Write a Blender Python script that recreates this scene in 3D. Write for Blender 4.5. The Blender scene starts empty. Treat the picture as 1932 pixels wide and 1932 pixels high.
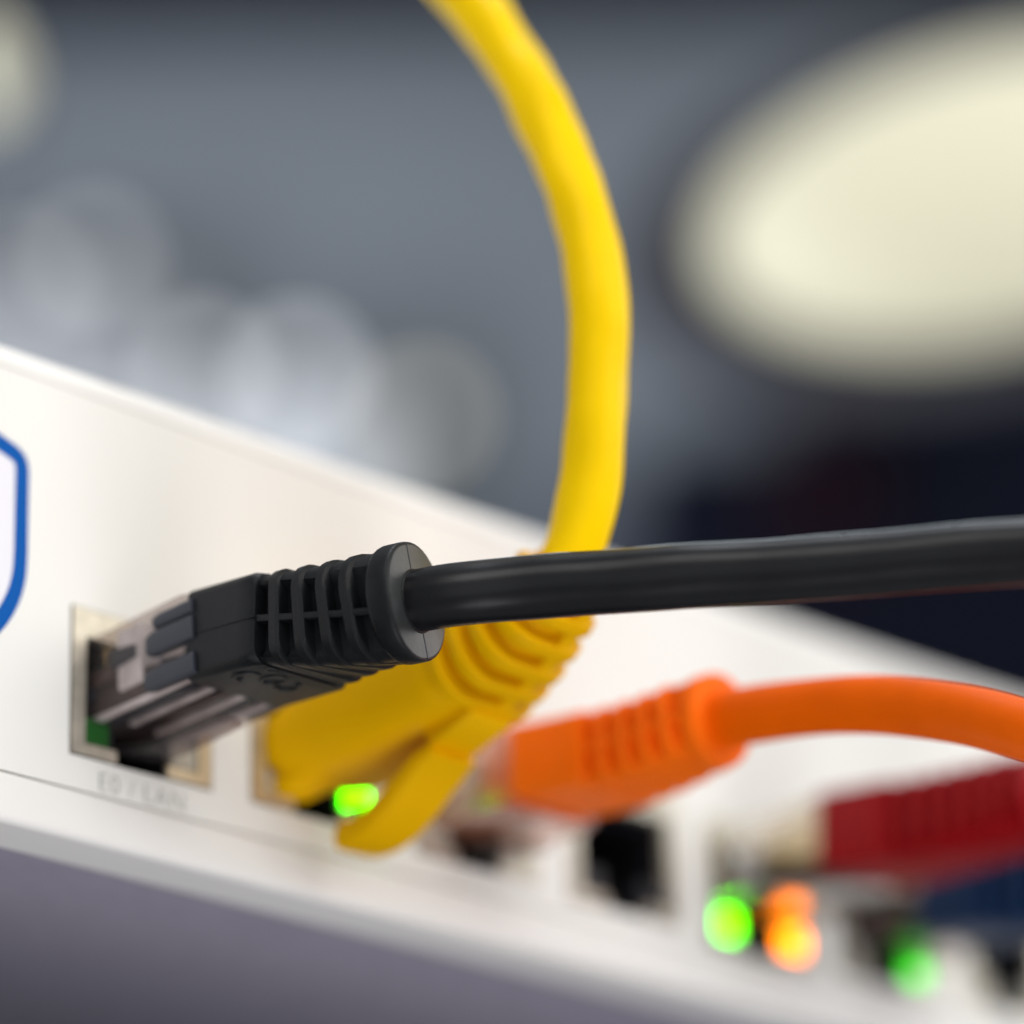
import bpy, bmesh, math, random
from mathutils import Vector, Matrix, noise
random.seed(4)
MM = 0.001
SC = bpy.context.scene
COL = SC.collection

# ------------------------------------------------------------------ camera
CAM_C = Vector((-223.777, -251.589, -105.503))
CAM_D = Vector((0.684813, 0.634991, 0.357515))
CAM_R = Vector((0.686758, -0.726449, -0.025208))
CAM_U = CAM_R.cross(CAM_D).normalized()
cd = bpy.data.cameras.new("camera")
cam = bpy.data.objects.new("camera", cd)
COL.objects.link(cam)
M = Matrix.Identity(4)
for i in range(3):
    M[i][0] = CAM_R[i]; M[i][1] = CAM_U[i]; M[i][2] = -CAM_D[i]; M[i][3] = CAM_C[i] * MM
cam.matrix_world = M
cd.sensor_width = 36.0
cd.lens = 7717.88 / 1932 * 36
cd.clip_start = 0.01
cd.clip_end = 20
cd.dof.use_dof = True
cd.dof.focus_distance = 0.3345
cd.dof.aperture_fstop = 8.0
cd.dof.aperture_blades = 0
SC.camera = cam

# ------------------------------------------------------------------ world, lamps, exposure
world = bpy.data.worlds.new("World")
SC.world = world
world.use_nodes = True
bg = world.node_tree.nodes["Background"]
bg.inputs[0].default_value = (0.92, 0.94, 1.0, 1)
bg.inputs[1].default_value = 0.35

def area(name, loc, target, size, power, color, size_y=None):
    l = bpy.data.lights.new(name, 'AREA')
    l.energy = power; l.color = color
    l.shape = 'RECTANGLE' if size_y else 'SQUARE'
    l.size = size * MM
    if size_y: l.size_y = size_y * MM
    o = bpy.data.objects.new(name, l)
    COL.objects.link(o)
    o.location = Vector(loc) * MM
    o.rotation_euler = (Vector(target) - Vector(loc)).to_track_quat('-Z', 'Y').to_euler()
    return o
area("window_light", (300, -1300, 520), (30, 0, 10), 1400, 14.5, (1.0, 0.975, 0.93), 1200)
area("side_window_light", (950, -140, 360), (10, -30, 10), 700, 2.7, (1.0, 0.98, 0.95), 600)
area("rear_rim_light", (500, 300, 500), (25, -75, 2), 220, 0.3, (0.80, 0.92, 1.0), 80)  # rim lamp added behind for a glint along the black cord
area("ceiling_light", (60, -60, 800), (30, -10, 20), 340, 2.0, (0.90, 0.95, 1.0), 220)
area("left_high_fill", (-560, -380, 640), (20, -8, 10), 500, 2.3, (1.0, 0.98, 0.95), 400)  # fill added from upper left for the yellow boot's darker upper side
area("left_low_fill", (-700, -600, -20), (20, 0, 12), 900, 1.1, (0.95, 0.97, 1.0), 700)  # fill added from low left to brighten the plugs' left faces
area("low_bounce_fill", (-160, -420, -760), (30, 10, -8), 700, 3.5, (1.0, 0.98, 1.0), 500)  # fill lamp added below, stands in for bounce on the underside
area("wall_fill", (60, 640, -60), (520, 520, 300), 300, 9.5, (0.90, 0.94, 1.0), 300)  # unseen lamp added to brighten the background wall from low left
SC.view_settings.view_transform = 'Standard'
SC.view_settings.look = 'None'
SC.view_settings.exposure = 0.0
SC.view_settings.gamma = 1.0
SC.cycles.use_denoising = True
SC.cycles.max_bounces = 12
SC.cycles.transmission_bounces = 10
SC.cycles.caustics_refractive = False
SC.cycles.caustics_reflective = False
SC.cycles.sample_clamp_indirect = 6

# ------------------------------------------------------------------ materials
def mat(name, col, rough=0.5, metal=0.0, var=0.06, nscale=400.0, bump=0.0, bscale=2500.0, spec=0.5,
        trans=0.0, ior=1.5, sss=0.0, emit=None, estr=0.0, coat=0.0, rvar=0.08, col2=None):
    m = bpy.data.materials.new(name); m.use_nodes = True
    nt = m.node_tree; n = nt.nodes; L = nt.links
    b = n["Principled BSDF"]
    tc = n.new("ShaderNodeTexCoord")
    nz = n.new("ShaderNodeTexNoise"); nz.inputs["Scale"].default_value = nscale; nz.inputs["Detail"].default_value = 5
    L.new(tc.outputs["Object"], nz.inputs["Vector"])
    rp = n.new("ShaderNodeValToRGB")
    rp.color_ramp.elements[0].position = 0.3; rp.color_ramp.elements[1].position = 0.7
    a = [max(0, c * (1 - var)) for c in col]; c2 = col2 or [min(1, c * (1 + var)) for c in col]
    rp.color_ramp.elements[0].color = (*a, 1); rp.color_ramp.elements[1].color = (*c2, 1)
    L.new(nz.outputs["Fac"], rp.inputs[0]); L.new(rp.outputs[0], b.inputs["Base Color"])
    mr = n.new("ShaderNodeMapRange")
    mr.inputs["To Min"].default_value = max(0, rough - rvar); mr.inputs["To Max"].default_value = min(1, rough + rvar)
    L.new(nz.outputs["Fac"], mr.inputs["Value"]); L.new(mr.outputs[0], b.inputs["Roughness"])
    b.inputs["Metallic"].default_value = metal
    b.inputs["IOR"].default_value = ior
    b.inputs["Specular IOR Level"].default_value = spec
    b.inputs["Transmission Weight"].default_value = trans
    b.inputs["Coat Weight"].default_value = coat
    if sss:
        b.inputs["Subsurface Weight"].default_value = sss
        b.inputs["Subsurface Radius"].default_value = (0.8, 0.5, 0.15)
        b.inputs["Subsurface Scale"].default_value = 1.0 * MM
    if emit:
        b.inputs["Emission Color"].default_value = (*emit, 1)
        b.inputs["Emission Strength"].default_value = estr
    if bump:
        n2 = n.new("ShaderNodeTexNoise"); n2.inputs["Scale"].default_value = bscale; n2.inputs["Detail"].default_value = 3
        L.new(tc.outputs["Object"], n2.inputs["Vector"])
        bp = n.new("ShaderNodeBump"); bp.inputs["Strength"].default_value = bump; bp.inputs["Distance"].default_value = 0.05 * MM
        L.new(n2.outputs["Fac"], bp.inputs["Height"]); L.new(bp.outputs[0], b.inputs["Normal"])
    return m

MT = {}
MT['white'] = mat('white_painted_metal', (0.815, 0.803, 0.765), 0.62, var=0.012, nscale=60, bump=0.12, bscale=1800, spec=0.08)
MT['white2'] = mat('white_lacquered_edge', (0.83, 0.815, 0.785), 0.5, var=0.012, nscale=60, bump=0.10, bscale=1800)
MT['under'] = mat('lilac_grey_panel', (0.33, 0.305, 0.375), 0.62, var=0.07, nscale=500, bump=0.5, bscale=2200, spec=0.3)  # plain lilac grey used for the bottom and back panels
MT['lilac'] = mat('pale_lilac_print', (0.76, 0.75, 0.80), 0.45, var=0.01)
MT['blue_print'] = mat('blue_print', (0.0, 0.088, 0.37), 0.6, var=0.03, spec=0.1)
MT['grey_print'] = mat('grey_print', (0.36, 0.37, 0.34), 0.6, var=0.05)
MT['tin'] = mat('tin_plated_shield', (0.70, 0.655, 0.55), 0.36, metal=0.75, var=0.1, nscale=700, bump=0.15)
MT['hole'] = mat('black_port_plastic', (0.012, 0.012, 0.016), 0.45, var=0.2)
MT['gold'] = mat('gold_contact', (0.85, 0.60, 0.22), 0.25, metal=1.0)
MT['clear'] = mat('clear_polycarbonate', (0.10, 0.09, 0.09), 0.05, trans=0.0, ior=1.62, var=0.01, rvar=0.03, bump=0.15, bscale=500)
def see_through(m, tint, fac):
    nt = m.node_tree; out = nt.nodes["Material Output"]; b = nt.nodes["Principled BSDF"]
    t = nt.nodes.new("ShaderNodeBsdfTransparent"); t.inputs[0].default_value = (*tint, 1)
    x = nt.nodes.new("ShaderNodeMixShader"); x.inputs[0].default_value = fac
    nt.links.new(b.outputs[0], x.inputs[1]); nt.links.new(t.outputs[0], x.inputs[2]); nt.links.new(x.outputs[0], out.inputs[0])
see_through(MT['clear'], (0.90, 0.85, 0.84), 0.76)
MT['amber'] = mat('yellowed_clear_plug', (0.62, 0.50, 0.34), 0.15, trans=1.0, ior=1.50, var=0.01)
see_through(MT['amber'], (0.72, 0.62, 0.44), 0.4)
MT['bar'] = mat('pinkish_grey_bar_glint', (0.80, 0.72, 0.71), 0.25, var=0.35, nscale=300)  # pale tone lifted to imitate glints, shared by load bar and streaks
MT['pinkish'] = mat('pink_tinted_clear_plug', (0.95, 0.40, 0.24), 0.25, trans=0.6, ior=1.45, var=0.05)
see_through(MT['pinkish'], (0.96, 0.66, 0.54), 0.4)
MT['smoke'] = mat('smoky_plug_core', (0.055, 0.032, 0.028), 0.35, var=0.6, nscale=350)
MT['navy'] = mat('blue_black_prong', (0.022, 0.026, 0.038), 0.5)
MT['black'] = mat('black_boot_rubber', (0.0068, 0.0077, 0.0088), 0.42, var=0.15, nscale=900, bump=0.65, bscale=5200, spec=0.22)
MT['face'] = mat('smooth_lit_boot_face', (0.028, 0.030, 0.031), 0.36, var=0.25, nscale=420, bump=0.5, bscale=1500, spec=0.5)  # same boot rubber, smoother, its grey lifted to carry the light on it
MT['black_cord'] = mat('black_cord_jacket', (0.0035, 0.0037, 0.005), 0.30, var=0.15, nscale=300, bump=0.12, bscale=900, spec=0.32)
MT['yellow'] = mat('yellow_boot_plastic', (0.77, 0.415, 0.0), 0.50, var=0.03, nscale=200, bump=0.12, bscale=1200, spec=0.05)
MT['yellow_cord'] = mat('yellow_cord_jacket', (0.96, 0.62, 0.0), 0.34, var=0.03, nscale=200, bump=0.10, bscale=600, spec=0.07, sss=0.1)
MT['orange'] = mat('orange_boot_plastic', (0.94, 0.155, 0.004), 0.5, var=0.05, nscale=200, spec=0.08, sss=0.1)
MT['orange_cord'] = mat('orange_cord_jacket', (0.86, 0.125, 0.0), 0.45, var=0.05, nscale=200, spec=0.1)
MT['red'] = mat('red_boot_plastic', (0.27, 0.001, 0.004), 0.45, var=0.05, nscale=200, spec=0.2)
MT['blue'] = mat('dark_blue_boot_plastic', (0.003, 0.022, 0.075), 0.45, var=0.05, nscale=200, spec=0.25)
MT['led_off'] = mat('unlit_led_lens', (0.50, 0.47, 0.40), 0.25, var=0.05)
MT['led_dim'] = mat('dim_green_led_lens', (0.010, 0.06, 0.012), 0.3, emit=(0.02, 0.5, 0.03), estr=0.05)
MT['led_bright'] = mat('lit_yellow_green_led_lens', (0.2, 0.5, 0.02), 0.3, emit=(0.065, 1.0, 0.0), estr=11.0)
MT['led_green'] = mat('lit_green_led_lens', (0.1, 0.5, 0.02), 0.3, emit=(0.13, 1.0, 0.0), estr=8.5)
MT['led_green2'] = mat('lit_deep_green_led_lens', (0.05, 0.5, 0.02), 0.3, emit=(0.03, 1.0, 0.0), estr=2.2)
MT['led_orange'] = mat('lit_orange_led_lens', (0.6, 0.25, 0.02), 0.3, emit=(1.0, 0.21, 0.0), estr=8.0)
MT['wall'] = mat('grey_wall_paint', (0.14, 0.158, 0.180), 0.8, var=0.16, nscale=3.0, spec=0.1)
MT['darkwall'] = mat('dark_navy_panel', (0.0045, 0.0052, 0.0095), 0.9, var=0.1, nscale=8, spec=0.0)
MT['cream'] = mat('cream_lamp_glass', (0.42, 0.41, 0.31), 0.7, var=0.06, nscale=14, emit=(1.0, 0.955, 0.73), estr=0.40, spec=0.1)
MT['rim'] = mat('dark_lamp_rim', (0.02, 0.022, 0.035), 0.6)
MT['glow_w'] = mat('pale_highlight_glow', (0.6, 0.62, 0.66), 0.4, emit=(0.93, 0.95, 1.0), estr=1.6)
MT['glow_g'] = mat('dim_highlight_glow', (0.5, 0.5, 0.5), 0.4, emit=(0.97, 0.97, 1.0), estr=0.85)
MT['glow_y'] = mat('warm_highlight_glow', (0.5, 0.5, 0.45), 0.4, emit=(1.0, 0.96, 0.80), estr=0.95)
MT['maroon'] = mat('dark_maroon_cover', (0.010, 0.004, 0.006), 0.9, spec=0.0)
WIRES = [mat('wire_' + nme, c, 0.4) for nme, c in (('brown', (0.10, 0.04, 0.02)), ('dark', (0.05, 0.045, 0.045)),
        ('rust', (0.30, 0.08, 0.04)), ('grey', (0.10, 0.11, 0.15)), ('green', (0.03, 0.2, 0.06)))]

# ------------------------------------------------------------------ mesh helpers (millimetres in, metres out)
def empty(name, loc=(0, 0, 0), label=None, cat=None, group=None, parent=None):
    o = bpy.data.objects.new(name, None); COL.objects.link(o)
    o.location = Vector(loc) * MM; o.empty_display_size = 0.005
    if label: o['label'] = label
    if cat: o['category'] = cat
    if group: o['group'] = group
    if parent: o.parent = parent
    return o

def link(name, me, m, parent=None, smooth=True, bevel=0.0, angle=35, segs=2):
    """mesh data already in metres and world axes; child keeps world placement"""
    if m: me.materials.append(m)
    o = bpy.data.objects.new(name, me); COL.objects.link(o)
    if parent:
        o.parent = parent
        off = Vector((0, 0, 0)); q = parent
        while q: off += q.location; q = q.parent
        o.location = -off
    if smooth:
        me.polygons.foreach_set('use_smooth', [True] * len(me.polygons))
        if bevel == 0:
            me.set_sharp_from_angle(angle=math.radians(angle))
    if bevel:
        b = o.modifiers.new('bevel', 'BEVEL'); b.width = bevel * MM; b.segments = segs
        b.limit_method = 'ANGLE'; b.angle_limit = math.radians(40)
        b.harden_normals = True
    return o

def mesh(name, vs, fs):
    me = bpy.data.meshes.new(name)
    me.from_pydata([tuple(Vector(v) * MM) for v in vs], [], fs)
    me.update()
    return me

def box_geo(x0, x1, y0, y1, z0, z1):
    v = [(x, y, z) for x in (x0, x1) for y in (y0, y1) for z in (z0, z1)]
    f = [(0, 1, 3, 2), (4, 6, 7, 5), (0, 4, 5, 1), (2, 3, 7, 6), (0, 2, 6, 4), (1, 5, 7, 3)]
    return v, f

def box(name, x0, x1, y0, y1, z0, z1, m, parent=None, bevel=0.15):
    v, f = box_geo(x0, x1, y0, y1, z0, z1)
    return link(name, mesh(name, v, f), m, parent, bevel=bevel)

def boxes(name, lst, m, parent=None, bevel=0.0):
    V, F = [], []
    for b in lst:
        v, f = box_geo(*b); k = len(V); V += v; F += [tuple(i + k for i in q) for q in f]
    return link(name, mesh(name, V, F), m, parent, bevel=bevel)

class Path:
    """smooth curve through points (centripetal-ish Catmull-Rom), sampled by arc length"""
    def __init__(s, pts, n=40):
        P = [Vector(p) for p in pts]
        P = [P[0] * 2 - P[1]] + P + [P[-1] * 2 - P[-2]]
        s.p = []
        for i in range(1, len(P) - 2):
            a, b, c, d = P[i - 1:i + 3]
            for k in range(n):
                t = k / n
                s.p.append(0.5 * ((2 * b) + (c - a) * t + (2 * a - 5 * b + 4 * c - d) * t * t + (3 * b - a - 3 * c + d) * t ** 3))
        s.p.append(P[-2])
        s.l = [0]
        for i in range(1, len(s.p)): s.l.append(s.l[-1] + (s.p[i] - s.p[i - 1]).length)
        s.len = s.l[-1]
    def at(s, u):
        if u <= 0: 
            t = (s.p[1] - s.p[0]).normalized(); return s.p[0] + t * u, t
        if u >= s.len:
            t = (s.p[-1] - s.p[-2]).normalized(); return s.p[-1] + t * (u - s.len), t
        lo, hi = 0, len(s.l) - 1
        while hi - lo > 1:
            m = (lo + hi) // 2
            if s.l[m] <= u: lo = m
            else: hi = m
        f = (u - s.l[lo]) / max(1e-9, s.l[hi] - s.l[lo])
        a = s.p[max(0, lo - 3)]; b = s.p[min(len(s.p) - 1, hi + 3)]
        return s.p[lo].lerp(s.p[hi], f), (b - a).normalized()
    def frame(s, u, twist=0.0):
        c, t = s.at(u)
        side = Vector((-1, 0, 0)); side = (side - t * side.dot(t)).normalized()
        up = side.cross(t).normalized()
        if twist:
            q = Matrix.Rotation(math.radians(twist), 3, t)
            side = q @ side; up = q @ up
        return c, t, side, up

def rrect(w, h, r, n=6):
    r = min(r, w / 2 - 1e-4, h / 2 - 1e-4); pts = []
    for cx, cy, a0 in ((w / 2 - r, h / 2 - r, 0), (-w / 2 + r, h / 2 - r, 90), (-w / 2 + r, -h / 2 + r, 180), (w / 2 - r, -h / 2 + r, 270)):
        for k in range(n + 1):
            a = math.radians(a0 + 90 * k / n); pts.append((cx + r * math.cos(a), cy + r * math.sin(a)))
    return pts

def pocket_prof(w, h, r, depth, top, bot):
    base = rrect(w, h, r, 6); pts = []
    for i, p in enumerate(base):
        q = base[(i + 1) % len(base)]; d = math.hypot(q[0] - p[0], q[1] - p[1]); k = max(1, min(16, int(d / .3)))
        if i % 7 != 6: k = 1
        else: k = 14
        for j in range(k):
            pts.append((p[0] + (q[0] - p[0]) * j / k, p[1] + (q[1] - p[1]) * j / k))
    out = []
    for a, b in pts:
        lim = top if b > 0 else bot
        t = (lim - abs(b) / (h / 2)) / 0.14; t = min(1, max(0, t)); t = t * t * (3 - 2 * t)
        m_ = w / 2 - depth
        if abs(a) > m_ * .6: a = math.copysign(abs(a) - max(0, abs(a) - m_) * t, a)
        out.append((a, b))
    return out

def pocket_loft(name, path, secs, m, depth, top, bot):
    V, F = [], []
    for s, w, h, r, tw in secs:
        c, t, sd, up = path.frame(s, tw)
        ring = pocket_prof(w, h, r, depth, top, bot); N = len(ring)
        for a, b in ring: V.append(c + sd * a + up * b)
    for i in range(len(secs) - 1):
        for k in range(N):
            k2 = (k + 1) % N; F.append((i * N + k, i * N + k2, (i + 1) * N + k2, (i + 1) * N + k))
    F.append(tuple(range(N - 1, -1, -1))); F.append(tuple((len(secs) - 1) * N + k for k in range(N)))
    return link(name, mesh(name, V, F), m, None, angle=45)

def loft_geo(path, secs, n=6, cap=True):
    """secs: (s, w, h, r[, side offset, up offset, twist])"""
    V, F = [], []; N = None
    for sc in secs:
        s, w, h, r = sc[:4]; du = sc[4] if len(sc) > 4 else 0; dv = sc[5] if len(sc) > 5 else 0; tw = sc[6] if len(sc) > 6 else 0
        c, t, sd, up = path.frame(s, tw)
        ring = rrect(w, h, r, n); N = len(ring)
        for a, b in ring: V.append(c + sd * (a + du) + up * (b + dv))
    for i in range(len(secs) - 1):
        for k in range(N):
            k2 = (k + 1) % N
            F.append((i * N + k, i * N + k2, (i + 1) * N + k2, (i + 1) * N + k))
    if cap:
        F.append(tuple(range(N - 1, -1, -1))); b = (len(secs) - 1) * N
        F.append(tuple(b + k for k in range(N)))
    return V, F

def loft(name, path, secs, m, parent=None, n=6, angle=40, bevel=0.0):
    V, F = loft_geo(path, secs, n)
    return link(name, mesh(name, V, F), m, parent, angle=angle, bevel=bevel, segs=3)

def dense(secs, step=1.0):
    out = [secs[0]]
    for a, b in zip(secs, secs[1:]):
        k = max(1, int(math.ceil((b[0] - a[0]) / step)))
        L = max(len(a), len(b)); a2 = list(a) + [0] * (L - len(a)); b2 = list(b) + [0] * (L - len(b))
        for j in range(1, k + 1):
            f = j / k; out.append(tuple(x + (y - x) * f for x, y in zip(a2, b2)))
    return out

def cord(name, path, rad, m, parent, wav=0.02, seed=0, lay=0.18, s0=0.0, n=28, facet=0.0, flat=1.0):
    V, F = [], []; k = max(8, int((path.len - s0) / 0.7))
    for i in range(k + 1):
        s = s0 + (path.len - s0) * i / k
        c, t, sd, up = path.frame(s)
        for j in range(n):
            a = 2 * math.pi * j / n
            rr = rad * (1 + wav * noise.noise(Vector((math.cos(a) * 0.8, math.sin(a) * 0.8 + seed, s * lay)))
                        + facet * math.cos(2 * a - s * 0.33) + facet * .7 * math.cos(3 * a + s * 0.47 + seed))
            V.append(c + sd * rr * math.cos(a) + up * rr * flat * math.sin(a))
    for i in range(k):
        for j in range(n):
            j2 = (j + 1) % n
            F.append((i * n + j, i * n + j2, (i + 1) * n + j2, (i + 1) * n + j))
    F.append(tuple(range(n - 1, -1, -1))); F.append(tuple(k * n + j for j in range(n)))
    return link(name, mesh(name, V, F), m, parent, angle=60)

# ------------------------------------------------------------------ background: wall, dark panels, lamp, glowing highlight spots
FWD = Vector((0.7333, 0.6799, 0)); RGT = Vector((0.6799, -0.7333, 0)); UPZ = Vector((0, 0, 1))
def bgp(a, dist, h): return CAM_C + FWD * dist + RGT * a + UPZ * (h - CAM_C.z)   # a: along the wall, dist: metres-from-camera plane, h: height

def slab(name, a0, a1, d0, d1, h0, h1, m, parent=None, bevel=1.0):
    vs = [bgp(a, d, h) for a in (a0, a1) for d in (d0, d1) for h in (h0, h1)]
    _, f = box_geo(0, 1, 0, 1, 0, 1)
    return link(name, mesh(name, vs, f), m, parent, bevel=bevel)

w = slab('background_wall', -900, 900, 1060, 1080, -500, 900, MT['wall'], bevel=0); w['kind'] = 'structure'
cab = empty('dark_cabinet', bgp(130, 1030, 100), 'very dark navy cabinet behind the appliance, under the large cream lamp', 'cabinet')
slab('body', 32, 420, 1000, 1050, -100, 298, MT['darkwall'], cab)
slab('tone_step', 8, 31, 1010, 1050, -100, 286, mat('dim_grey_tone_step', (0.055, 0.062, 0.078), 0.9, spec=0.0), cab)  # added mid-tone strip stepping from wall grey to cabinet dark
slab('body_top', 74, 420, 1000, 1050, 299, 330, MT['darkwall'], cab)
slab('door_panel', 70, 92, 990, 999, 262, 292, MT['maroon'], cab)
bm_ = slab('top_dark_band', -400, 500, 1000, 1050, 450, 590, MT['darkwall'])  # dark slab added to darken the wall toward its top
bm_['label'] = 'added dark band running along the very top of the blurred wall'; bm_['category'] = 'band'

tr2 = slab('haze_slab', -210, -96, 1040, 1059, 327, 362, mat('mid_grey_haze', (0.235, 0.245, 0.265), 0.7, var=0.15, nscale=6))  # added slab, its grey imitates the haze around the left highlights
tr2['label'] = 'mid grey box, painted blur above the pale haze slab at the far left of the wall'; tr2['category'] = 'haze'
tr_ = slab('haze_slab', -190, -34, 1035, 1059, 150, 326, mat('pale_grey_haze', (0.33, 0.345, 0.365), 0.7, var=0.15, nscale=6))  # added slab, pale tone imitates the haze under the blurred highlights
tr_['label'] = 'pale grey added haze slab low on the wall behind the left end of the appliance'; tr_['category'] = 'haze'

def disc_lamp(name, a, dist, h, ra, rb, roll, label, rimw, arm):
    root = empty(name, bgp(a, dist, h), label, 'lamp', 'cream lamps in front of the grey wall')
    c0 = bgp(a, dist, h); ca, sa = math.cos(math.radians(roll)), math.sin(math.radians(roll))
    e1 = RGT * ca + UPZ * sa; e2 = -RGT * sa + UPZ * ca
    def lathe(nm, prof, m):
        V, F = [], []; n = 64
        for (q, dp) in prof:
            for j in range(n):
                t = 2 * math.pi * j / n
                V.append(c0 + e1 * (ra * q * math.cos(t)) + e2 * (rb * q * math.sin(t)) + FWD * dp)
        for i in range(len(prof) - 1):
            for j in range(n):
                j2 = (j + 1) % n; F.append((i * n + j, i * n + j2, (i + 1) * n + j2, (i + 1) * n + j))
        F.append(tuple(range(n))); F.append(tuple((len(prof) - 1) * n + j for j in range(n - 1, -1, -1)))
        return link(nm, mesh(nm, V, F), m, root)
    lathe('diffuser', [(0.02, -18), (0.35, -17), (0.6, -14.5), (0.8, -10), (0.93, -5), (1.0, 0.5), (1.0, 3)], MT['cream'])
    lathe('housing', [(1.0 + rimw, 3.1), (1.0 + rimw, 8), (0.5, 16), (0.1, 18)], MT['rim'])
    if arm:
        p = Path([c0 + FWD * 17, bgp(a * 2, 1058, h * 2 + 105)])
        cord('arm', p, 3.0, MT['rim'], root, wav=0)
    return root
disc_lamp('wall_lamp', 83, 620, 187, 50, 25, 13, 'large oval cream lamp glowing out of focus at the upper right', 0.34, True)
disc_lamp('wall_lamp', -87, 620, 213.5, 4.6, 6.6, 0, 'small round cream lamp out of focus at the upper left edge', 0.10, True)

def glow_spot(a, h, r, m, label):  # emissive domes added to imitate out-of-focus highlights
    root = empty('highlight_spot', bgp(a, 1052, h), label, 'light', 'pale blurred highlights on the wall behind the appliance')
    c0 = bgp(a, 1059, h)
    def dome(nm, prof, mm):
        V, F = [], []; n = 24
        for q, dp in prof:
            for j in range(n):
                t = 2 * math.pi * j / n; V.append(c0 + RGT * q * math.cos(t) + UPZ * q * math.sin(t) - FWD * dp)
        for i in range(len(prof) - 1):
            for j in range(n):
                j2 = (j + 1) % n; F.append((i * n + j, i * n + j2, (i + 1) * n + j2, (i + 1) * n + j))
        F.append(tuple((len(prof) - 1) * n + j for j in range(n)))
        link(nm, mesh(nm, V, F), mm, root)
    dome('spot_ring', [(r * 1.35, 0), (r * 1.35, 2.4), (r * 1.05, 3)], MT['wall'])
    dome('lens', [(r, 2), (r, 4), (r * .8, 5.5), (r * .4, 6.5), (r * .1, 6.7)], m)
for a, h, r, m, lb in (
    (-50, 320, 6.0, 'glow_w', 'brightest bluish white blurred highlight just above the white top edge'),
    (-77, 322, 5.0, 'glow_w', 'bluish white blurred highlight left of the brightest one'),
    (-108, 357, 5.2, 'glow_g', 'dim grey blurred highlight with a clear round edge, near the left edge'),
    (-128, 350, 5.0, 'glow_g', 'dim grey blurred highlight cut by the left edge of the picture'),
    (-104, 330, 4.2, 'glow_g', 'dim grey blurred highlight close above the white device at left'),
    (-15, 306, 5.6, 'glow_y', 'warm grey blurred highlight nearest the yellow cord'),
    (-32, 300, 5.0, 'glow_w', 'bluish blurred highlight half hidden by the white top edge')):
    glow_spot(a - 9, h + 22, r, MT[m], lb)

sh = boxes('shade_blocker', [(-300, 500, 0, 260, -66, -60)], mat('dark_blocker_metal', (0.05, 0.05, 0.06), 0.6), None)  # unseen slab added to shade the underside toward the back
sh['kind'] = 'structure'
# ------------------------------------------------------------------ the appliance
X0, X1 = -95, 260
ZB, ZC, ZT, ZT2 = -7.5, -3.1, 33.0, 35.65
DEV = empty('network_appliance', (80, 100, ZB), 'white rack mounted network appliance with a row of cable ports and a blue shield', 'network appliance')

def extrude_profile(name, prof, m, x0=X0, x1=X1, closed=True):
    V = [(x0, y, z) for y, z in prof] + [(x1, y, z) for y, z in prof]; n = len(prof)
    F = [(i, (i + 1) % n, n + (i + 1) % n, n + i) for i in range(n if closed else n - 1)]
    F.append(tuple(range(n - 1, -1, -1))); F.append(tuple(range(n, 2 * n)))
    return link(name, mesh(name, V, F), m, DEV, angle=28)
def arc(cy, cz, r, a0, a1, n=8):
    return [(cy + r * math.cos(math.radians(a0 + (a1 - a0) * k / n)), cz + r * math.sin(math.radians(a0 + (a1 - a0) * k / n))) for k in range(n + 1)]
# lower and upper rolled edges of the case
low = [(6, ZC - 0.12)] + arc(0.45, ZC - 0.57, 0.5, 90, 180, 4) + arc(0.72, ZB + 0.72, 0.77, 180, 270, 6) + [(6, ZB - .05)]
extrude_profile('lower_edge', low, MT['white2'])
top = [(200, ZT2)] + arc(2.4, ZT2 - 2.4, 2.45, 90, 180, 8)[0:] + [(-0.05, ZT + 0.12), (3, ZT + .12), (3, ZT2 - 1), (200, ZT2 - 1)]
extrude_profile('top_cover', top, MT['white2'])
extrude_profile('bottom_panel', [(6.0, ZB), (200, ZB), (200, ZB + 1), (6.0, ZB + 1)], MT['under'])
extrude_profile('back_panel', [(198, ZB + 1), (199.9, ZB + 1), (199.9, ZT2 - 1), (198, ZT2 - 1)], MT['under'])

PX = [0.0, 20.95, 41.7, 62.2, 82.3, 102.6, 123.4, 144.2]
PZ = [0.0, 0.0, -0.6, -1.2, -2.1, -1.5, -1.2, -1.0]
HW, HH = 8.2, 13.3      # half width, height of the cut-out
xs = [X0]; 
for px in PX: xs += [px - HW, px + HW]
xs.append(X1)
# a vertical grid of finer strips keeps the sheet well shaped
def face_plate():
    bm = bmesh.new()
    def q(x0, x1, z0, z1): bm.faces.new([bm.verts.new(Vector(k) * MM) for k in ((x0, 0, z0), (x1, 0, z0), (x1, 0, z1), (x0, 0, z1))])
    for i in range(len(xs) - 1):
        if i % 2 == 1:
            z0 = -0.2 + PZ[i // 2]; q(xs[i], xs[i + 1], ZC, z0); q(xs[i], xs[i + 1], z0 + HH + 0.1, ZT)
        else: q(xs[i], xs[i + 1], ZC, ZT)
    bmesh.ops.remove_doubles(bm, verts=bm.verts[:], dist=1e-6)
    r = bmesh.ops.extrude_face_region(bm, geom=bm.faces[:])
    for e in r['geom']:
        if isinstance(e, bmesh.types.BMVert): e.co.y += 1.2 * MM
    bmesh.ops.recalc_face_normals(bm, faces=bm.faces[:])
    me = bpy.data.meshes.new('faceplate'); bm.to_mesh(me); bm.free()
    return link('faceplate', me, MT['white'], DEV, smooth=False)
face_plate()

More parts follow.
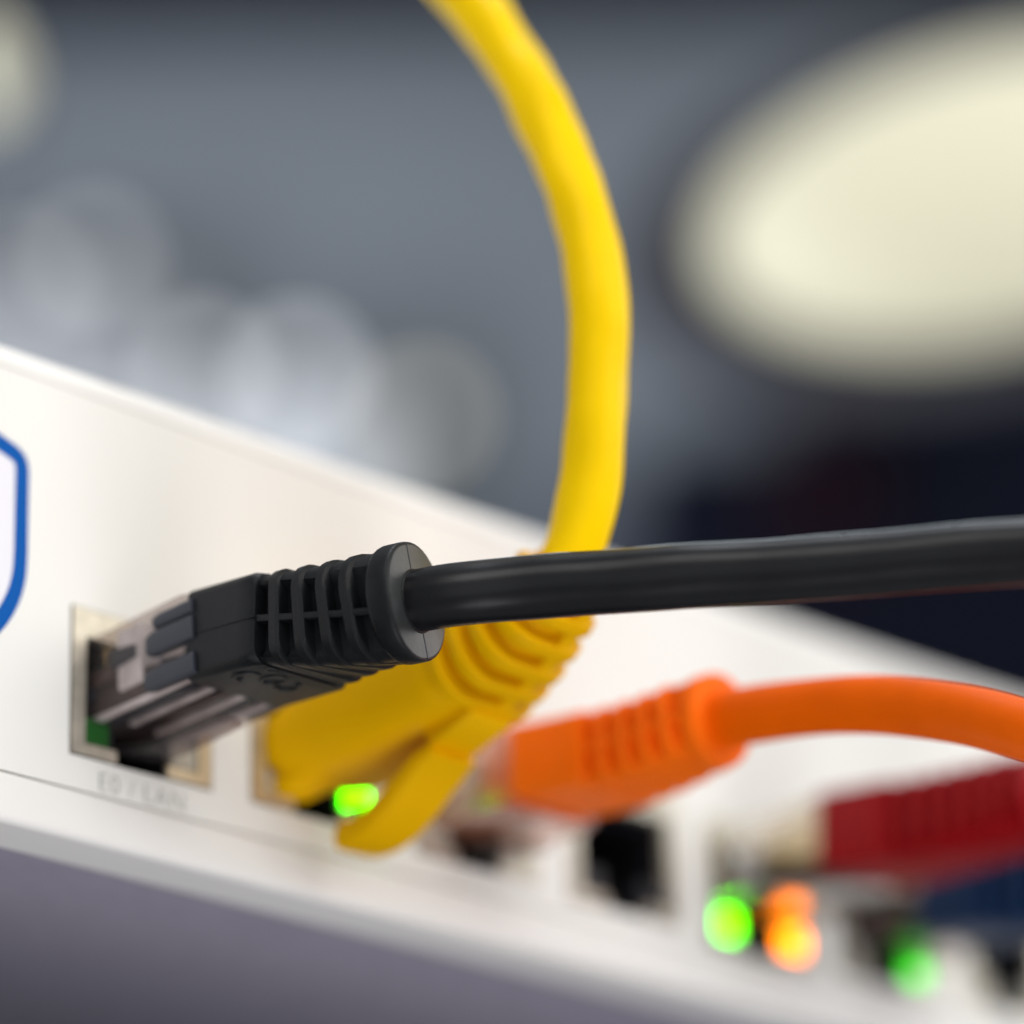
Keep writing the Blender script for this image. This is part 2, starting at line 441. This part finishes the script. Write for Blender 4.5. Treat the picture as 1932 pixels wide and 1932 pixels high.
def stroke(name, pts, w, y0, y1, m, parent, closed=True):
    n = len(pts); V = []; F = []
    for i, p in enumerate(pts):
        a = Vector(pts[i - 1]); b = Vector(pts[i]); c = Vector(pts[(i + 1) % n])
        d1 = (b - a).normalized(); d2 = (c - b).normalized(); nn = Vector((-(d1 + d2).y, (d1 + d2).x)).normalized()
        k = w / 2 / max(0.5, nn.dot(Vector((-d1.y, d1.x))))
        for q in (1, -1):
            e = b + nn * k * q
            V.append((e.x, y0, e.y)); V.append((e.x, y1, e.y))
    for i in range(n):
        j = (i + 1) % n; a = 4 * i; b = 4 * j
        F += [(a, b, b + 2, a + 2), (a + 1, a + 3, b + 3, b + 1), (a, a + 1, b + 1, b), (a + 2, b + 2, b + 3, a + 3)]
    return link(name, mesh(name, V, F), m, parent, smooth=False)
# shield emblem, right edge in view; a plain outline shield
def shield_pts():
    cx = -25.2; h = []
    crn = Path([(cx + 10.1, 0, 25.35), (cx + 10.75, 0, 25.05), (cx + 11.15, 0, 24.6), (cx + 11.3, 0, 23.9)], 3)
    low_ = Path([(cx + 11.3, 0, 16.5), (cx + 11.15, 0, 14.3), (cx + 10.5, 0, 12.1), (cx + 9.2, 0, 9.9), (cx + 7.2, 0, 7.8), (cx + 4.6, 0, 5.7), (cx + 2.0, 0, 3.9), (cx, 0, 2.8)], 4)
    right = [(cx, 28.6)] + [(p.x, p.z) for p in crn.p] + [(cx + 11.3, 20)] + [(p.x, p.z) for p in low_.p]
    left = [(2 * cx - x, z) for x, z in right[1:-1]][::-1]
    return right + left
sp = shield_pts()
V = [(x, -0.03, z) for x, z in sp] + [(x, 0.02, z) for x, z in sp]; n_ = len(sp)
em = link('shield_emblem', mesh('shield_emblem', V, [tuple(range(n_))] + [tuple(range(2 * n_ - 1, n_ - 1, -1))] + [(i, i + n_, (i + 1) % n_ + n_, (i + 1) % n_) for i in range(n_)]), MT['lilac'], DEV, smooth=False)
em['label'] = 'shield emblem with a pale face and blue outline'
so = stroke('shield_outline', sp, 1.5, -0.06, 0.02, MT['blue_print'], None)
so.parent = em; so.location = (0, 0, 0)

def text(name, s, x, z, size, m, parent, squeeze=1.0):
    c = bpy.data.curves.new(name, 'FONT'); c.body = s; c.size = size * MM; c.extrude = 0.015 * MM; c.align_x = 'LEFT'; c.offset = -0.035 * MM
    c.space_character = 1.12
    t = bpy.data.objects.new(name, c); COL.objects.link(t)
    bpy.context.view_layer.update()
    me = bpy.data.meshes.new_from_object(t.evaluated_get(bpy.context.evaluated_depsgraph_get()))
    bpy.data.objects.remove(t)
    for v in me.vertices:
        X, Y, Z = v.co; v.co = Vector((x * MM + X * squeeze, -0.02 * MM - Z, z * MM + Y))
    me.materials.clear()
    return link(name, me, m, parent, smooth=False)
text('port_lettering', 'E0 / LAN', -5.0, -2.75, 2.35, MT['grey_print'], DEV, 1.02)

def port(i, px, leds):
    root = empty('rj45_port', (px, 0, 0), parent=None)
    root.parent = DEV; root.location = Vector((px, 0, 0)) * MM - DEV.location
    dz = Vector((0, 0, PZ[i] * MM))
    y0 = -0.12
    fr = []
    # shield frame front: left, right, top, lower strips beside the latch notch
    fr += [(px - 8, px - 6.5, y0, 1.0, 0, 13.1), (px + 6.5, px + 8, y0, 1.0, 0, 13.1), (px - 6.5, px + 6.5, y0, 1.0, 10.6, 13.1)]
    fr += [(px - 6.5, px - 2.9, y0, 1.0, 0, 1.05), (px + 2.9, px + 6.5, y0, 1.0, 0, 1.05)]
    boxes('shield_frame', fr, MT['tin'], root).location += dz
    # cavity lining
    ca = [(px - 6.9, px - 6.5, 1.0, 16, 0, 11), (px + 6.5, px + 6.9, 1.0, 16, 0, 11), (px - 6.5, px + 6.5, 1.0, 16, 10.6, 11), (px - 6.5, px + 6.5, 1.0, 16, -0.15, 0.0),
          (px - 6.9, px + 6.9, 16, 16.5, -0.1, 11), (px - 3.5, px - 2.9, 0.4, 12, 0.05, 3.7), (px + 2.9, px + 3.5, 0.4, 12, 0.05, 3.7)]
    boxes('port_cavity', ca, MT['hole'], root).location += dz
    for sx, mm in zip((-1, 1), leds):
        xc = px + sx * 5.0
        gl = 0.8 if mm == 'led_bright' else 0.0
        xc -= gl * .5; hw = 1.0 if gl else (1.15 if mm == 'led_green' else 1.45)
        box('led', xc - hw, xc + hw, (-.35 if mm in ('led_green', 'led_orange') else 0.15) - gl * 1.6, 3.5, 1.15 + gl * 1.6, 3.6 + gl * 1.6, MT[mm], root, bevel=0.2).location += dz
    return root
LEDS = [('led_dim', 'led_off'), ('led_off', 'led_bright'), ('led_off', 'led_off'), ('hole', 'hole'), ('led_green', 'led_orange'), ('led_off', 'led_green2'), ('led_off', 'led_off'), ('led_off', 'led_off')]
for i, px in enumerate(PX):
    if px < 140: port(i, px, LEDS[i])
    else: port(i, px, LEDS[i])

# ------------------------------------------------------------------ cables
GRP = 'network cables plugged into the appliance'
def plug(root, px, zc, out, tilt, navy=True, detail=True, m='clear'):
    """clear plug body; tip inside the port, tail at y=-out"""
    pth = Path([(px, 9, zc - tilt * 9), (px, 0, zc), (px, -out, zc + tilt * out)])
    L = pth.len
    body = loft('plug', pth, [(0.5, 11.5, 6.9, .5), (1.2, 11.7, 7.7, .5), (L - .6, 11.7, 7.9, .5), (L + 1.0, 11.2, 7.4, .6)], MT[m], root, n=3, angle=30)
    core = Path([(px, 6, zc), (px, -out - .5, zc + tilt * out)])
    def sub(nm, secs, m, pp=core, n=3): 
        o = loft(nm, pp, secs, m, None, n=n, angle=30); o.parent = body; o.location = (0, 0, 0); return o
    sub('wire_tray', [(0, 10.0, 2.6, .3, 0, -1.9), (core.len - 6.5, 10.0, 2.4, .3, 0, -1.9), (core.len - 3, 9.6, 1.3, .3, 0, -1.9), (core.len, 9.8, 2.2, .3, 0, -1.4)], MT['smoke'])
    if detail:
        for k in range(8):
            wp = Path([(px - 3.6 + k * 1.02, 6, zc + 1.4), (px - 3.5 + k * 1.0, 0, zc + 1.2 - .3 * (k % 2)), (px - 2.6 + k * 0.75, -out * .55, zc + .2 + tilt * out * .5 - .9 * (k % 3)), (px - 1.6 + k * .45, -out - 1, zc - .5 + tilt * out + .5 * (k % 2))])
            o = cord('wire', wp, 0.46, WIRES[(k * 2 + 1) % 5 if k % 2 else 1], None, wav=0, n=10); o.parent = body; o.location = (0, 0, 0)
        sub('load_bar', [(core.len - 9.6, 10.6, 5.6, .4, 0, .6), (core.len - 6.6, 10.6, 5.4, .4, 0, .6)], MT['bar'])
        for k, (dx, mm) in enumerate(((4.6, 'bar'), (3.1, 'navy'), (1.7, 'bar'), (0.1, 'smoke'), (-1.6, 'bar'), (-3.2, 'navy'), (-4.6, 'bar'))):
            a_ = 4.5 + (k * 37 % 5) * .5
            sub('glassy_streak', [(a_, .75, .5, .15, dx, -3.55), (core.len - .6 - (k * 23 % 4) * .6, .75, .5, .15, dx, -3.35)], MT[mm])  # pale and dark bars imitate reflection streaks in the clear plastic
        for k in range(3):
            sub('side_step', [(3.5 + k * 2.2, .4, .9 + .5 * k, .15, 5.45, -1.6 + 1.2 * k), (6.0 + k * 2.6, .4, 1.1, .15, 5.45, -1.6 + 1.2 * k)], MT[('navy', 'smoke', 'navy')[k]])
        for k in range(8):
            xk = px - 3.6 + k * 1.03
            o = box('contact', xk - .16, xk + .16, 0.5, 5.5, zc + 1.6, zc + 3.6, MT['gold'], None, bevel=0); o.parent = body; o.location = (0, 0, 0)
        sub('jacket_stub', [(core.len - 4.2, 5.4, 4.8, 2.2, 0, -.2), (core.len, 5.6, 5.0, 2.3, 0, -.2)], MT['black'], n=6)
    lev = Path([(px, 8.5, zc - 4.0), (px, 2, zc - 5.0), (px, -3, zc - 5.6), (px, -out + 1.0, zc - 6.0 + tilt * out)])
    sub('latch', dense([(0, 6.0, .9, .3), (6, 6.0, 1.0, .3), (7.5, 4.0, 1.0, .3), (lev.len, 3.2, .8, .3)], 2), MT['clear'], lev)
    if navy:
        # dark prongs of the boot lying along the plug's flanks
        for sx in (1, -1):
            for (dz, hh, ln) in ((2.3, 1.3, 4.4), (0.45, 2.2, 5.3), (-2.75, 1.9, 5.6)):
                sub('prong', [(core.len - ln, 1.0, hh * .8, .35, sx * 5.5, dz), (core.len - ln + .8, 1.1, hh, .35, sx * 5.55, dz), (core.len + .6, 1.1, hh * 1.02, .35, sx * 5.55, dz)], MT['navy'], n=3)
    return body

def ribbed_boot(root, pth, m, s0, hood, ribs, pitch, ribw, W0, H0, W1, H1, ringH, ringW, tw=0.0, rz=1.0, collar=3.4, ring_len=2.0, name='boot', slot=1.15, face=False):
    """box hood, slotted strain relief with ribs, round end flange"""
    sA = s0 + hood; sE = sA + ribs * pitch + (pitch - ribw)
    b = loft(name, pth, dense([(s0, W0 - .2, H0 - .2, 0.7), (s0 + .15, W0, H0, 0.8), (sA - .5, W0 * .985, H0 * 1.0, 1.0), (sA, W0 * .95, H0, 1.5)], 1.5), m, root, n=5, angle=30)
    def lerp(s): return min(1, max(0, (s - sA) / (sE - sA)))
    def sub(nm, secs, n=6, angle=40, bevel=0, mm=None):
        o = loft(nm, pth, secs, mm or m, None, n=n, angle=angle, bevel=bevel); o.parent = b; o.location = (0, 0, 0); return o
    WW = lambda s: W0 * .95 + (W1 - W0 * .95) * lerp(s)
    HH_ = lambda s: H0 + (H1 - H0) * lerp(s)
    RR = lambda s: 1.5 + (min(W1, H1) / 2 - 1.2 - 1.5) * lerp(s)
    cs = []
    for k in range(13):
        q = sA - .1 + (sE - sA + .2) * k / 12; cs.append((q, WW(q) - .35, HH_(q) - .28, RR(q), tw * lerp(q)))
    o = pocket_loft('core', pth, cs, m, slot, .74, .90); o.parent = b; o.location = (0, 0, 0)
    sub('web', dense([(sA - .1, WW(sA) - .15, .62, .15, 0, -.15, 0), (sE + .1, W1 - .15, .62, .15, 0, -.15, tw)], 1.5), n=2)
    for k in range(ribs):
        s = sA + (pitch - ribw) + k * pitch; t = tw * lerp(s)
        e = .22
        sub('rib', [(s, WW(s) - 2 * e, HH_(s) - 2 * e, RR(s), 0, 0, t), (s + e, WW(s), HH_(s) + .1, RR(s), 0, 0, t),
                    (s + ribw - e, WW(s), HH_(s) + .1, RR(s), 0, 0, t), (s + ribw, WW(s) - 2 * e, HH_(s) - 2 * e, RR(s), 0, 0, t)])
    # end flange with recessed face
    rr = min(ringW, ringH) / 2 * rz
    sub('end_flange', [(sE - .15, ringW - .7, ringH - .7, rr - .3, 0, 0, tw), (sE + .1, ringW - .1, ringH - .1, rr, 0, 0, tw), (sE + .3, ringW, ringH, rr, 0, 0, tw), (sE + ring_len - .25, ringW, ringH, rr, 0, 0, tw),
                       (sE + ring_len - .07, ringW - .14, ringH - .14, rr - .07, 0, 0, tw), (sE + ring_len, ringW - .45, ringH - .45, rr - .2, 0, 0, tw)], n=10, angle=50)
    if face:
        sub('end_face', [(sE + ring_len - .1, ringW - .6, ringH - .6, rr - .3, 0, 0, tw), (sE + ring_len + .04, ringW - .62, ringH - .62, rr - .3, 0, 0, tw), (sE + ring_len + .06, ringW - .8, ringH - .8, rr - .4, 0, 0, tw)], n=10, angle=30, mm=MT['face'])
    sub('collar', [(sE + ring_len - .2, collar * 2, collar * 2, collar, 0, 0, 0), (sE + ring_len + .12, collar * 2 - .05, collar * 2 - .05, collar, 0, 0, 0), (sE + ring_len + .2, collar * 2 - .3, collar * 2 - .3, collar - .15, 0, 0, 0)], n=8)
    return b, sE + ring_len

# ---- black cable
BK = empty('network_cable', (0, -12, 7.5), 'black cable running to the right edge, its ribbed black boot in sharp focus', 'cable', GRP)
pb = Path([(0, -11.9, 7.9), (0.0, -21.5, 7.45), (0.45, -27, 7.3), (1.2, -31.7, 7.25), (2.7, -35.5, 7.3), (6, -40.6, 7.35), (11.5, -51.0, 6.75), (17.4, -62.4, 6.05), (23.5, -75.5, 5.2), (29, -88, 4.2), (35, -101, 3)])
plug(BK, 0, 6.9, 11.9, 0.085)
bb, se = ribbed_boot(BK, pb, MT['black'], 0, 8.1, 4, 2.30, 1.12, 11.6, 8.0, 9.5, 9.4, 10.0, 9.6, tw=20, rz=.93, ring_len=1.75, collar=2.72, face=True)
# seam line and raised mark on the boot
o = loft('seam', pb, dense([(0.05, 11.72, .10, .04, 0, -.15), (8.2, 11.62, .10, .04, 0, -.15)], 2), MT['black'], None, n=1); o.parent = bb; o.location = (0, 0, 0)
o = loft('seam', pb, [(se - .75, .14, 9.9, .05, 0, 0, 20), (se + .09, .14, 9.5, .05, 0, 0, 20)], MT['navy'], None, n=1); o.parent = bb; o.location = (0, 0, 0)
def ringmark(px, py, pz, r, w, a0=0, a1=360):
    V, F = [], []; n = 20
    for k in range(n + 1):
        t = math.radians(a0 + (a1 - a0) * k / n)
        for q, z in ((r - w / 2, 0.1), (r - w / 4, -.14), (r + w / 4, -.14), (r + w / 2, .1)):
            V.append((px + q * math.cos(t), py + q * math.sin(t) * 1.2, pz + z))
    for k in range(n):
        for j in range(3): F.append((4 * k + j, 4 * k + 4 + j, 4 * k + 5 + j, 4 * k + 1 + j))
    o = link('embossed_mark', mesh('embossed_mark', V, F), MT['black'], None); o.parent = bb; o.location = (0, 0, 0)
for (x, y, a, r, c0, c1) in ((-3.2, -16.5, 0, 0.95, 60, 300), (-1.0, -17.5, 0, .95, 0, 360), (1.1, -17.0, 0, .9, -90, 150), (-3.0, -19.6, 0, .6, 0, 200)):
    ringmark(x, y, 3.62, r, .5, c0, c1)
cord('cord', pb, 2.62, MT['black_cord'], BK, wav=0.05, seed=3, lay=.12, s0=se - 1.0, facet=.008)

# ---- yellow cable
YE = empty('network_cable', (20.95, -4, 6), 'yellow cable curving up and out of the top, its boot in the second port', 'cable', GRP)
YX = 20.95
py_ = Path([(YX, 6, 6.4), (YX, 0, 6.6), (YX, -6, 7.0), (YX, -13, 7.9), (YX, -19, 8.9), (YX, -25, 11.0), (YX, -29.6, 14.0), (YX, -32.2, 17.6), (YX, -34.1, 22.8), (YX, -35.1, 29.9), (YX, -35.5, 37.3), (YX, -34.6, 45.2), (YX, -31.9, 53.9), (YX, -27.6, 63.4), (YX, -22.2, 72.4), (YX, -15.5, 81), (YX, -7, 88)])
yp = loft('plug', py_, [(0, 11.5, 7.4, .5), (4, 11.7, 7.8, .5), (6.6, 11.7, 7.8, .5)], MT['clear'], YE, n=3)
yb = loft('boot', py_, dense([(4.4, 10.2, 6.2, 2.4, 1.2, -.6), (6.0, 10.8, 6.4, 3.0, 1.3, -.8), (6.5, 11.2, 6.6, 3.2, 1.3, -.8), (7.5, 11.8, 7.4, 3.5, 1.0, -.7), (9.0, 12.6, 8.1, 3.6, .5, -.5), (11.0, 13.3, 8.6, 3.5, 0, -.2), (14, 12.9, 8.8, 3.0, 0, -.1), (20, 12.2, 8.4, 2.6, 0, 0), (24.6, 11.8, 8.6, 2.4, 0, 0), (25.6, 11.2, 8.4, 2.4, 0, 0)], 1.0), MT['yellow'], YE, n=6, angle=30)
def ysub(nm, secs, pth=py_, n=6, angle=40, m='yellow', bevel=0):
    o = loft(nm, pth, secs, MT[m], None, n=n, angle=angle, bevel=bevel); o.parent = yb; o.location = (0, 0, 0); return o
sA = 25.4; nr = 6; pit = 2.35
ysub('core', dense([(sA - .2, 8.2, 5.8, 2.2), (sA + nr * pit, 5.7, 5.4, 2.6)], 1.5))
for k in range(nr):
    s = sA + .15 + k * pit; f = k / (nr - 1); W = 12.2 - 3.6 * f; H = 9.3 - 1.4 * f; R = 3.0 + .6 * f; e = .3; rl = 1.3
    ysub('rib', [(s, W - 2 * e, H - 2 * e, R), (s + e * .5, W - .4 * e, H - .4 * e, R), (s + e, W, H, R), (s + rl - e, W - .1, H - .1, R), (s + rl - e * .5, W - .4 * e, H - .4 * e, R), (s + rl, W - 2 * e, H - 2 * e, R)], n=8)
# webs tie the ribs together along the lower right and upper edges, as on the moulded part
ysub('web', dense([(sA, 1.8, 8.9, .4, -1.6, 0), (sA + nr * pit - 1, 1.6, 7.4, .4, -1.2, 0)], 1.5), n=2)
hp = Path([(YX - 3.0, 3.0, 2.6), (YX - 3.0, 0, 2.4), (YX - 2.8, -2.5, 2.9), (YX - 2.2, -6, 4.4)])
ysub('latch_hood', dense([(0, 4.4, 2.4, .8), (4.0, 4.6, 2.8, 1.2), (6.5, 4.6, 2.6, 1.2), (hp.len, 4.4, 2.0, .9)], 1.2), pth=hp, n=4)
# flexible guard under the latch
gp = Path([(YX + .25, -16.6, 2.1), (YX + .25, -14.9, 1.3), (YX + .25, -13.1, 0.1), (YX + .2, -11.1, -1.4), (YX + .1, -8.8, -2.7), (YX, -6.2, -3.3), (YX - .1, -4.2, -2.9)])
g = ysub('latch_guard', dense([(0, 5.2, 1.5, .4), (2.0, 5.9, 1.8, .5), (gp.len - 4, 6.0, 2.5, .9), (gp.len - .8, 5.6, 2.7, 1.1), (gp.len - .2, 4.6, 1.8, .8), (gp.len, 3.8, 1.1, .5)], 1.0), pth=gp, n=4)
bp_ = Path([(YX + .5, -20.6, 5.6), (YX + .5, -18.6, 4.5), (YX + .4, -15.6, 3.5)])
ysub('guard_root', [(0, 4.8, 2.8, .5), (.5, 5.4, 3.2, .6), (bp_.len - .5, 5.4, 2.9, .5), (bp_.len, 5.0, 2.4, .5)], pth=bp_, n=4)
cord('cord', py_, 2.62, MT['yellow_cord'], YE, wav=0.11, seed=8, lay=.24, s0=34, facet=.026)

# ---- orange cable
OX = 41.7
OR = empty('network_cable', (OX, -5, 6.5), 'orange cable arching to the right below the black cord', 'cable', GRP)
po = Path([(OX, -5.9, 6.7), (OX, -14, 6.0), (OX, -20, 5.8), (OX, -25, 6.1), (OX, -29.5, 6.45), (OX + .1, -38.5, 5.4), (OX + .3, -47.2, 3.7), (OX + .6, -55.6, .9), (OX + 1, -62.6, -2.3), (OX + 1.4, -70, -6.2), (OX + 2, -80, -12)])
plug(OR, OX, 6.0, 8.6, -0.02, navy=False, detail=False, m='pinkish')
ribbed_boot(OR, po, MT['orange'], 0.2, 12.0, 4, 2.3, 1.15, 11.2, 6.9, 8.6, 7.2, 8.6, 8.4, collar=2.9, ring_len=1.7, slot=.95)
cord('cord', po, 2.55, MT['orange_cord'], OR, wav=0.05, seed=12, lay=.1, s0=24, facet=.008)

# ---- red cable
RX = 82.3
RE = empty('network_cable', (RX, -6, 6.5), 'red cable with a dark red ribbed boot at the right edge, under the orange cord', 'cable', GRP)
pr = Path([(RX, -12.4, 7.0), (RX, -22, 6.4), (RX, -30, 6.2), (RX, -40, 6.0), (RX + 1, -52, 4.5), (RX + 2, -70, 0)])
plug(RE, RX, 6.2, 12.4, 0.03, navy=False, detail=False, m='amber')
ribbed_boot(RE, pr, MT['red'], 0, 8.5, 5, 2.5, 1.3, 11.6, 8.0, 9.0, 8.6, 9.2, 9.0, collar=2.9, ring_len=1.9)
cord('cord', pr, 2.6, MT['red'], RE, s0=23)

# ---- blue cable
BX = 102.6
BL = empty('network_cable', (BX, -6, 6.0), 'dark blue cable with its boot below the red one at the right edge', 'cable', GRP)
pl_ = Path([(BX, -8.5, 5.4), (BX, -18, 4.4), (BX, -27, 3.8), (BX, -38, 2.4), (BX + 1, -50, 0), (BX + 2, -66, -5)])
plug(BL, BX, 6.0, 8.5, -0.05, navy=False, detail=False)
ribbed_boot(BL, pl_, MT['blue'], 0, 8.5, 5, 2.5, 1.3, 11.6, 8.0, 9.0, 8.6, 9.2, 9.0, collar=2.9, ring_len=1.9)
cord('cord', pl_, 2.6, MT['blue'], BL, s0=23)
